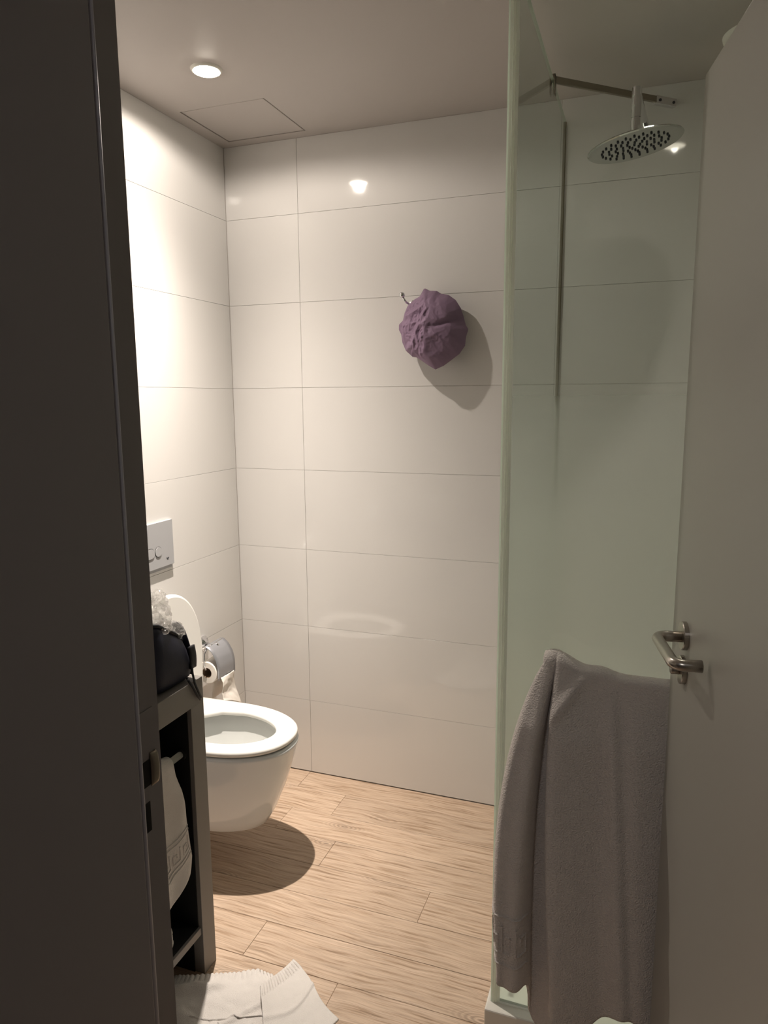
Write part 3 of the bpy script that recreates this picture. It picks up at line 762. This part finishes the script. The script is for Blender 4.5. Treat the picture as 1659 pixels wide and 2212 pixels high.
# pivot rod, cover flap, wire loop carrying the roll
cv = at(obj('pivot_rod', tube(bmesh.new(), [(0.056, -0.340, hz + 0.008), (0.056, -0.245, hz + 0.008)], 0.0045, 12), CHROME, ph, smooth=True), L0)
def flap(u, v):
    return Vector((interp([(0, 0.046), (0.12, 0.058), (0.3, 0.080), (0.5, 0.096), (0.7, 0.104), (1, 0.104)], v), -0.352 + 0.118 * u,
                   interp([(0, 0.640), (0.12, 0.640), (0.3, 0.622), (0.5, 0.594), (0.7, 0.560), (1, 0.512)], v)))
fl = at(obj('cover_flap', grid(flap, 6, 14), COVER, ph, smooth=True, label='satin grey cover flap'), L0); thicken(fl, 0.0012)
RX, RZ2, RR = 0.056, 0.540, 0.0425
lp_ = [(0.056, -0.343, hz + 0.008), (0.052, -0.360, 0.615), (0.052, -0.362, 0.575), (RX, -0.360, 0.556), (RX, -0.345, 0.5545), (RX, -0.242, 0.5545)]
at(obj('wire_arm', tube(bmesh.new(), lp_, 0.0035, 10), CHROME, ph, smooth=True), L0)
ro = empty('toilet_roll', (RX, -0.3, RZ2), 'white toilet paper roll hanging in the chrome holder', 'toilet roll')
L0 = (RX, -0.3, RZ2)
y0, y1 = -0.353, -0.249
at(obj('paper', lathe(bmesh.new(), [(0.020, 0.0), (RR - 0.002, 0.0), (RR, 0.002), (RR, 0.102), (RR - 0.002, 0.104), (0.020, 0.104), (0.020, 0.0)], (RX, y0, RZ2), (0, 1, 0), 40, cap=False), PAPER, ro, smooth=False), L0)
at(obj('core', lathe(bmesh.new(), [(0.0185, 0.0005), (0.0200, 0.0005), (0.0200, 0.1035), (0.0185, 0.1035), (0.0185, 0.0005)], (RX, y0, RZ2), (0, 1, 0), 28, cap=False), CARD, ro, smooth=True), L0)
def tail(u, v):
    yy = (-0.335 + 0.085 * u) * (1 - v) + (-0.345 + 0.110 * u) * v
    xx = 0.104 + 0.018 * v + 0.005 * math.sin(v * 6 + u * 2.2) + 0.002 * noise.noise(Vector((u * 5, v * 7, 0)))
    return Vector((xx, yy, 0.520 - (0.085 + 0.057 * u) * v + 0.006 * math.sin(u * 3) * v))
tl_ = at(obj('paper_tail', grid(tail, 14, 24), PAPER, ro, smooth=True), L0); thicken(tl_, 0.0006)
def tail2(u, v):
    return Vector((0.070 + 0.004 * math.sin(v * 5), -0.352 + 0.10 * u + 0.012 * v, 0.515 - 0.082 * v))
tl2 = at(obj('paper_tail', grid(tail2, 6, 10), PAPER, ro, smooth=True), L0); thicken(tl2, 0.0006)

# ------------------------------------------------------------------ vanity
va = empty('vanity', (0.0, -1.44, 0.0), 'dark grey open vanity unit with shelf, between door frame and toilet', 'vanity')
L0 = (0.0, -1.44, 0.0)
VX, VY1, VY0, VZ = 0.500, -1.015, YF + 0.003, 0.840
at(obj('top', BX(0.001, VX, VY0, VY1, 0.772, VZ, bev=0.0012), VAN, va), L0)
at(obj('side_panel', BX(0.001, VX, -1.071, VY1, 0.0005, 0.7725, bev=0.0012), VAN, va), L0)
at(obj('side_panel', BX(0.001, VX, VY0, VY0 + 0.055, 0.0005, 0.7725, bev=0.0012), VAN, va), L0)
at(obj('bottom_shelf', BX(0.020, VX - 0.004, VY0 + 0.056, -1.072, 0.122, 0.143, bev=0.0008), VAN, va), L0)
bm = bmesh.new()  # thin black panels added over the grey unit for its deep inner shade
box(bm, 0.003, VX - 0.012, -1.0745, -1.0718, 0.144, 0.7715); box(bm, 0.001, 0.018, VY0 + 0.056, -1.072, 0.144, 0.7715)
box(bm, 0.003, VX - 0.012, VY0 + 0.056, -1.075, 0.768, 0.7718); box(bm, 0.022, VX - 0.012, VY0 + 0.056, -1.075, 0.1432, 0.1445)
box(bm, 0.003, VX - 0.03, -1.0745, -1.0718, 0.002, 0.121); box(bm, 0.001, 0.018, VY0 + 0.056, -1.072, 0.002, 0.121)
at(obj('inner_shade_panels', bm, VANIN, va, label='black panels for the inner shade'), L0)
ra = at(obj('hanging_rail', tube(bmesh.new(), [(0.466, VY0 + 0.058, 0.644), (0.466, -1.0748, 0.644)], 0.009, 16), SEALP, va, smooth=True, label='pale towel rail'), L0)
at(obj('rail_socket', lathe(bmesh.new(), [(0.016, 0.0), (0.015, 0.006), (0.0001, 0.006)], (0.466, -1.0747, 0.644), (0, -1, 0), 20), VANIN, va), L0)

# hand towel on the vanity rail
def hand_pt(u, v):
    """u along rail (0 = far end at right in the picture), v from back hem over rail to the front hem"""
    yb = -1.134 - 0.16 * u
    if v < 0.30:
        k = 1 - v / 0.30
        return Vector((0.452 + 0.004 * math.sin(u * 12), yb, 0.649 - 0.28 * k))
    if v < 0.40:
        a = PI - (v - 0.30) / 0.10 * PI
        return Vector((0.4665 + 0.0155 * math.cos(a), yb, 0.649 + 0.0145 * math.sin(a) + 0.012 * math.sin(u * PI) * math.sin(a)))
    k = (v - 0.40) / 0.60
    yr = interp([(0, -1.134), (0.10, -1.128), (0.25, -1.114), (0.6, -1.101), (0.86, -1.092), (1.0, -1.102)], k)
    zb = interp([(0, 0.325), (0.22, 0.288), (0.42, 0.262), (0.46, 0.276), (1, 0.285)], u)
    y_ = yr - (0.17 + 0.03 * k) * u
    zz = 0.649 + (zb - 0.649) * k
    fold = 0.008 * math.sin(u * 10 + 0.8) * min(1, k * 3) + 0.005 * noise.noise(Vector((u * 5, k * 4, 2)))
    return Vector((0.483 + fold + 0.003 * k, y_, zz))
ht = obj('hand_towel', grid(hand_pt, 60, 120), TERRY, smooth=True)
tag(ht, 'white hand towel hanging over rail inside the dark vanity', 'towel'); thicken(ht, 0.004)
bm = bmesh.new()
for vv in (0.735, 0.755, 0.862, 0.882):
    strip_on(hand_pt, [(0.01, vv), (0.95, vv)], 0.0016, 0.0042, bm, 40, 1)
    
for i in range(6):
    strip_on(hand_pt, key_motif(0.05 + i * 0.145, 0.778, 0.095, 0.062), 0.0016, 0.0042, bm, 5, 1)
obj('woven_border', bm, TERRY, ht, smooth=True, label='raised key pattern border')

# folded towel on the bottom shelf
def fold_ring(z, g):
    pts = []
    x0, x1, ya, yb = 0.20 + g, 0.474 - g, -1.45 + g, -1.148 - g
    r = 0.02
    for cx, cy, a0 in ((x1 - r, yb - r, 0), (x0 + r, yb - r, PI / 2), (x0 + r, ya + r, PI), (x1 - r, ya + r, 1.5 * PI)):
        for i in range(7):
            a = a0 + PI / 2 * i / 6; pts.append(Vector((cx + r * math.cos(a), cy + r * math.sin(a), z)))
    return pts
bm = bmesh.new()
for k in range(3):
    z0 = 0.146 + k * 0.018
    loft(bm, [fold_ring(z0, 0.006), fold_ring(z0 + 0.004, 0.001), fold_ring(z0 + 0.013, 0.0 + 0.001 * k), fold_ring(z0 + 0.0178, 0.006)])
tag(obj('folded_towel', bm, TERRY, smooth=False), 'folded white towel lying on the bottom shelf of the vanity', 'towel')

# washbasin
wb = empty('washbasin', (0.28, -1.42, VZ), 'white ceramic countertop basin on the vanity beside navy bag', 'basin')
L0 = (0.28, -1.42, VZ)
def rr_ring(x0, x1, y0, y1, r, z, n=8):
    pts = []
    for cx, cy, a0 in ((x1 - r, y1 - r, 0), (x0 + r, y1 - r, PI / 2), (x0 + r, y0 + r, PI), (x1 - r, y0 + r, 1.5 * PI)):
        for i in range(n + 1):
            a = a0 + PI / 2 * i / n; pts.append(Vector((cx + r * math.cos(a), cy + r * math.sin(a), z)))
    return pts
bx0, bx1, by0, by1 = 0.09, 0.468, -1.66, -1.192
rg = [rr_ring(bx0 + .012, bx1 - .012, by0 + .012, by1 - .012, .03, VZ + .0005), rr_ring(bx0 + .004, bx1 - .004, by0 + .004, by1 - .004, .03, VZ + .008), rr_ring(bx0, bx1, by0, by1, .03, VZ + .03),
      rr_ring(bx0, bx1, by0, by1, .03, VZ + .118), rr_ring(bx0 + .004, bx1 - .004, by0 + .004, by1 - .004, .028, VZ + .125), rr_ring(bx0 + .012, bx1 - .012, by0 + .012, by1 - .012, .022, VZ + .125),
      rr_ring(bx0 + .018, bx1 - .018, by0 + .018, by1 - .018, .02, VZ + .115), rr_ring(bx0 + .04, bx1 - .04, by0 + .04, by1 - .04, .03, VZ + .03), rr_ring(bx0 + .10, bx1 - .10, by0 + .12, by1 - .12, .03, VZ + .018)]
at(obj('bowl', loft(bmesh.new(), rg), CERAMIC, wb, smooth=False), L0)
at(obj('drain', lathe(bmesh.new(), [(.022, 0), (.022, .003), (.0001, .004)], (0.28, -1.42, VZ + .018), (0, 0, 1), 20), CHROME, wb), L0)

# ------------------------------------------------------------------ navy wash bag with a clear plastic bag in it
tb = empty('toiletry_bag', (0.37, -1.10, VZ), 'navy blue fabric toiletry bag standing open on dark vanity', 'bag')
L0 = (0.37, -1.10, VZ)
BX0, BX1, BY0, BY1 = 0.200, 0.486, -1.184, -1.030
def bag_top(y):
    return interp([(-1.19, 1.026), (-1.15, 1.014), (-1.10, 0.990), (-1.07, 0.966), (-1.05, 0.942), (-1.035, 0.912), (-1.02, 0.890)], y)
def bag_ring(f, g, r):
    """f = 0 at the base, 1 at the zip"""
    out = []
    for p in rr_ring(BX0 + g, BX1 - g, BY0 + g, BY1 - g, r, 0, 8):
        h = 0.0006 + (bag_top(p.y) - VZ) * f
        bl = math.sin(min(1, f) * PI) * 0.008
        n = noise.noise(Vector((p.x * 14, p.y * 14, f * 3))) * 0.006 * math.sin(min(1, f) * PI)
        sx = 1 if p.x > 0.34 else -1
        out.append(Vector((p.x + n + sx * bl * 0.5, p.y - n, VZ + h)))
    return out
rg = [bag_ring(0.0, .020, .03), bag_ring(0.03, .008, .03), bag_ring(0.12, .001, .03), bag_ring(0.28, -.002, .032), bag_ring(0.45, -.001, .032), bag_ring(0.62, .001, .032), bag_ring(0.78, .004, .03), bag_ring(0.90, .008, .028), bag_ring(1.0, .013, .025)]
zr = rg[-1]
rg += [bag_ring(0.97, .018, .022), bag_ring(0.6, .022, .02), bag_ring(0.15, .026, .02)]
at(obj('body', loft(bmesh.new(), rg), NAVY, tb, smooth=True), L0)
at(obj('zip_tape', tube(bmesh.new(), zr + [zr[0]], 0.0046, 8, caps=False), NAVYT, tb, smooth=True), L0)
# upright far side gusset, taller than the front
def gus(u, v):
    xr = interp([(0.85, 0.484), (0.896, 0.490), (0.94, 0.479), (0.973, 0.469), (1.01, 0.436)], VZ + 0.01 + 0.140 * v)
    return Vector((0.25 + (xr - 0.25) * u, -1.034 + 0.006 * math.sin(u * 5) * v, VZ + 0.01 + 0.140 * v * (1 - 0.12 * (1 - u) * v)))
bf = at(obj('gusset', grid(gus, 14, 12), NAVY, tb, smooth=True), L0); thicken(bf, 0.004)
def tab(u, v):
    return Vector((0.492 + 0.003 * math.sin(v * 3), -1.058 + 0.024 * u + 0.003 * v, VZ + 0.092 - 0.060 * v))
tb_ = at(obj('side_tab', grid(tab, 3, 10), NAVYT, tb, smooth=True), L0); thicken(tb_, 0.005)
lpts = [(0.4945, -1.052, VZ + 0.045), (0.500, -1.056, VZ + 0.020), (0.505, -1.056, VZ - 0.004), (0.507, -1.046, VZ - 0.030), (0.508, -1.036, VZ - 0.050), (0.508, -1.041, VZ - 0.053), (0.5075, -1.052, VZ - 0.038), (0.506, -1.068, VZ - 0.008), (0.501, -1.074, VZ + 0.006), (0.4935, -1.072, VZ + 0.016)]
at(obj('hanging_loop', tube(bmesh.new(), lpts, 0.0040, 8, flat=(1.0, 0.5)), NAVYT, tb, smooth=True), L0)

def crumple(p, sc, amp, seed):
    q = Vector(p) * sc + Vector((seed, seed * 0.7, 0))
    c = noise.voronoi(q, distance_metric='DISTANCE', exponent=2.5)[0]
    return (c[1] - c[0]) * amp
pb = bmesh.new()
for (cx, cy, cz, rx, ry, rz, seed) in ((0.410, -1.108, 1.018, 0.062, 0.068, 0.062, 3.1), (0.432, -1.088, 1.062, 0.018, 0.020, 0.028, 6.3), (0.448, -1.066, 0.972, 0.034, 0.036, 0.028, 9.4), (0.40, -1.140, 1.080, 0.040, 0.042, 0.024, 5.2), (0.448, -1.120, 0.998, 0.036, 0.040, 0.024, 7.7)):
    r_ = bmesh.ops.create_icosphere(pb, subdivisions=4, radius=1.0)
    for vtx in r_['verts']:
        n = vtx.co.copy()
        k = 0.84 + 0.34 * crumple(n, 1.9, 1.0, seed) + 0.18 * crumple(n, 4.5, 1.0, seed + 3)
        vtx.co = Vector((cx + n.x * rx * k, cy + n.y * ry * k, cz + n.z * rz * k))
tag(obj('plastic_bag', pb, FILM, smooth=False), 'crumpled clear plastic bag bulging out of the navy toiletry bag', 'plastic bag')

# ------------------------------------------------------------------ hook and purple shower cap
hk = empty('wall_hook', (0.755, 0.0, 1.895), 'small chrome ball-ended hook on tiled wall above the purple cap', 'hook')
L0 = (0.755, 0.0, 1.895)
at(obj('hook_base', lathe(bmesh.new(), [(0.014, 0.0003), (0.014, 0.004), (0.006, 0.007), (0.0001, 0.007)], (0.760, 0.0, 1.890), (0, -1, 0), 24), CHROME, hk), L0)
at(obj('hook_arm', tube(bmesh.new(), [(0.760, -0.004, 1.890), (0.757, -0.030, 1.886), (0.748, -0.050, 1.893), (0.740, -0.058, 1.908)], 0.0045, 10), CHROME, hk, smooth=True), L0)
bm = bmesh.new(); bmesh.ops.create_uvsphere(bm, u_segments=18, v_segments=12, radius=0.0105)
for vtx in bm.verts: vtx.co += Vector((0.738, -0.060, 1.916))
at(obj('hook_ball', bm, CHROME, hk, smooth=True), L0)

# cap outline in the plane near y=-0.085 (x, z), clockwise from the peak
CAPO = [(0.817, 1.936), (0.838, 1.926), (0.862, 1.924), (0.878, 1.914), (0.905, 1.908), (0.930, 1.890), (0.948, 1.862), (0.958, 1.835), (0.966, 1.805), (0.975, 1.790), (0.968, 1.765), (0.966, 1.735), (0.948, 1.708), (0.915, 1.684), (0.892, 1.668), (0.863, 1.656), (0.842, 1.668), (0.812, 1.688), (0.792, 1.700), (0.778, 1.702), (0.752, 1.724), (0.738, 1.752), (0.732, 1.782), (0.722, 1.798), (0.722, 1.816), (0.738, 1.830), (0.744, 1.855), (0.756, 1.880), (0.782, 1.900), (0.800, 1.908)]
CX, CZ = 0.836, 1.795
def cap_outline(a):
    """radius to the outline in direction a around the ridge centre"""
    best = None
    for (p, q) in zip(CAPO, CAPO[1:] + CAPO[:1]):
        d_ = (math.cos(a), math.sin(a)); e = (q[0] - p[0], q[1] - p[1]); den = d_[0] * e[1] - d_[1] * e[0]
        if abs(den) < 1e-9: continue
        r = ((p[0] - CX) * e[1] - (p[1] - CZ) * e[0]) / den
        t = ((p[0] - CX) * d_[1] - (p[1] - CZ) * d_[0]) / den
        if r > 0 and -1e-6 <= t <= 1 + 1e-6 and (best is None or r < best): best = r
    return best
def cap_pt(u, v):
    a = u * 2 * PI; R0 = cap_outline(a)
    r = R0 * min(v / 0.86, 1.0)
    x, z = CX + r * math.cos(a), CZ + r * math.sin(a)
    rim = 0.048 + 0.018 * max(0, (1.80 - z) / 0.15)          # the lower rim stands further off the wall
    k = min(v / 0.86, 1.0)
    ridge_x = 0.845 - 0.12 * (1.80 - z) + 0.004 * math.sin(z * 45)
    dx = x - ridge_x
    if dx < 0: prof = 1 - (min(1, -dx / 0.125)) ** 1.25
    else: prof = 1 - (min(1, dx / 0.155)) ** 1.3
    tz = (z - 1.79) / 0.165
    top = 0.058 * max(0.0, 1 - tz * tz)
    h = rim + (0.020 * math.sqrt(max(0, 1 - k ** 4)) + top * max(0, prof)) * (1 - k ** 8 * 0.8)
    pts3 = Vector((x, z, 0))
    def rg_(q, sc, sd_):
        return 1 - 2.2 * abs(noise.noise(Vector((q.x * sc[0] + sd_, q.y * sc[1] + sd_ * 0.6, q.z * 3 + sd_))))
    rot = Vector((pts3.x * 0.8 + pts3.y * 0.6, pts3.y * 0.8 - pts3.x * 0.6, 0))
    if dx < 0:
        c = 0.0085 * rg_(rot, (16, 30), 2.3) + 0.005 * rg_(pts3, (48, 26), 5.1) + 0.0022 * rg_(rot, (75, 90), 8.0) - 0.008
    else:
        c = 0.0060 * rg_(pts3, (8, 15), 4.3) + 0.0022 * rg_(rot, (40, 22), 6.6) + 0.0010 * rg_(rot, (80, 70), 9.0) - 0.005
        c *= min(1, dx / 0.012)
        c -= 0.012 * math.exp(-((z - 1.812 - 0.28 * (x - 0.90)) / 0.010) ** 2) * min(1, dx / 0.05)
    if dx < 0: c *= min(1, -dx / 0.008)
    h += c * (1 - k ** 12)
    if v > 0.86:    # elastic edge tucks back towards the wall
        kk = (v - 0.86) / 0.14
        x = CX + (x - CX) * (1 - 0.16 * kk); z = CZ + (z - CZ) * (1 - 0.16 * kk)
        h -= 0.030 * math.sin(kk * PI / 2)
    return Vector((x, -h, z))
bm = bmesh.new()
NU, NV = 260, 110
rings = [[cap_pt(i / NU, j / NV) for i in range(NU)] for j in range(1, NV + 1)]
loft(bm, rings, cap0=True, cap1=False)
cap = obj('bathing_cap', bm, CAPM, smooth=True)
tag(cap, 'crumpled purple fabric shower cap hanging on the tiled back wall', 'cap'); thicken(cap, 0.0015)

# ------------------------------------------------------------------ towel dropped on the floor
def base_edge(tab, t):
    return Vector((interp([(a, b) for a, b, c in tab], t), interp([(a, c) for a, b, c in tab], t), 0))
TOPE = [(0, 0.415, -1.118), (0.20, 0.470, -1.108), (0.36, 0.517, -1.084), (0.62, 0.585, -1.052), (0.82, 0.640, -1.022), (1, 0.690, -1.030)]
BOTE = [(0, 0.470, -1.56), (0.5, 0.73, -1.56), (1, 0.99, -1.44)]
def floor_pt(u, v):
    a, b = base_edge(TOPE, u), base_edge(BOTE, u)
    p = a + (b - a) * v
    p.x += 0.012 * math.sin(v * 9 + 1) * (1 - u) + 0.02 * u * math.sin(v * PI)
    z = 0.007 + 0.009 * (1 + noise.noise(Vector((p.x * 11, p.y * 13, 0)))) + 0.010 * max(0, noise.noise(Vector((p.x * 5 + p.y * 14, p.y * 4, 7)))) 
    z += 0.016 * math.exp(-((p.y + 1.150 - 0.55 * (0.50 - p.x) * -1) / 0.016) ** 2) * (1 if p.x < 0.56 else max(0, 1 - (p.x - 0.56) / 0.05))
    z += 0.008 * math.exp(-((p.y + 1.170 + 0.10 * math.sin(p.x * 14)) / 0.010) ** 2)
    z += 0.003 * abs(noise.noise(Vector((p.x * 30, p.y * 34, 2))))
    if v < 0.06: z += 0.0024 * math.sin(u * 150) * (1 - v / 0.06)
    return Vector((p.x, p.y, z))
ft = obj('floor_towel', grid(floor_pt, 120, 110), TERRY, smooth=True)
tag(ft, 'white towel dropped crumpled on wood floor in front of vanity', 'towel'); thicken(ft, 0.005, 0)
def flap_pt(u, v):
    # corner folded over: ribbed hem runs along v=0
    a = Vector((0.720, -0.972, 0)); b = Vector((0.690, -1.098, 0)); c = Vector((0.915, -1.105, 0)); d_ = Vector((0.845, -1.34, 0))
    e0 = a + (b - a) * u; e1 = c + (d_ - c) * u
    p = e0 + (e1 - e0) * v
    p.x += 0.010 * math.sin(v * PI * 2) * (1 - u)
    z = 0.026 + 0.020 * u ** 1.5 * (1 - 0.3 * v) + 0.004 * noise.noise(Vector((p.x * 12, p.y * 12, 3)))
    if v < 0.15: z += 0.0032 * math.sin(u * 95) * math.sin(PI * v / 0.15)
    z += 0.004 * math.exp(-((v - 0.42 - 0.1 * math.sin(u * 4)) / 0.03) ** 2)
    return Vector((p.x, p.y, z))
fo = obj('folded_corner', grid(flap_pt, 80, 80), TERRY, ft, smooth=True); thicken(fo, 0.005)
bm = bmesh.new()
for vv in (0.285, 0.47):
    strip_on(floor_pt, [(0.35, vv), (0.98, vv)], 0.0018, 0.0060, bm, 40, -1)
for i in range(5):
    strip_on(floor_pt, key_motif(0.46 + i * 0.10, 0.325, 0.062, 0.10), 0.0026, 0.0064, bm, 5, -1)
obj('woven_border', bm, TERRY, ft, smooth=True, label='raised key pattern border')
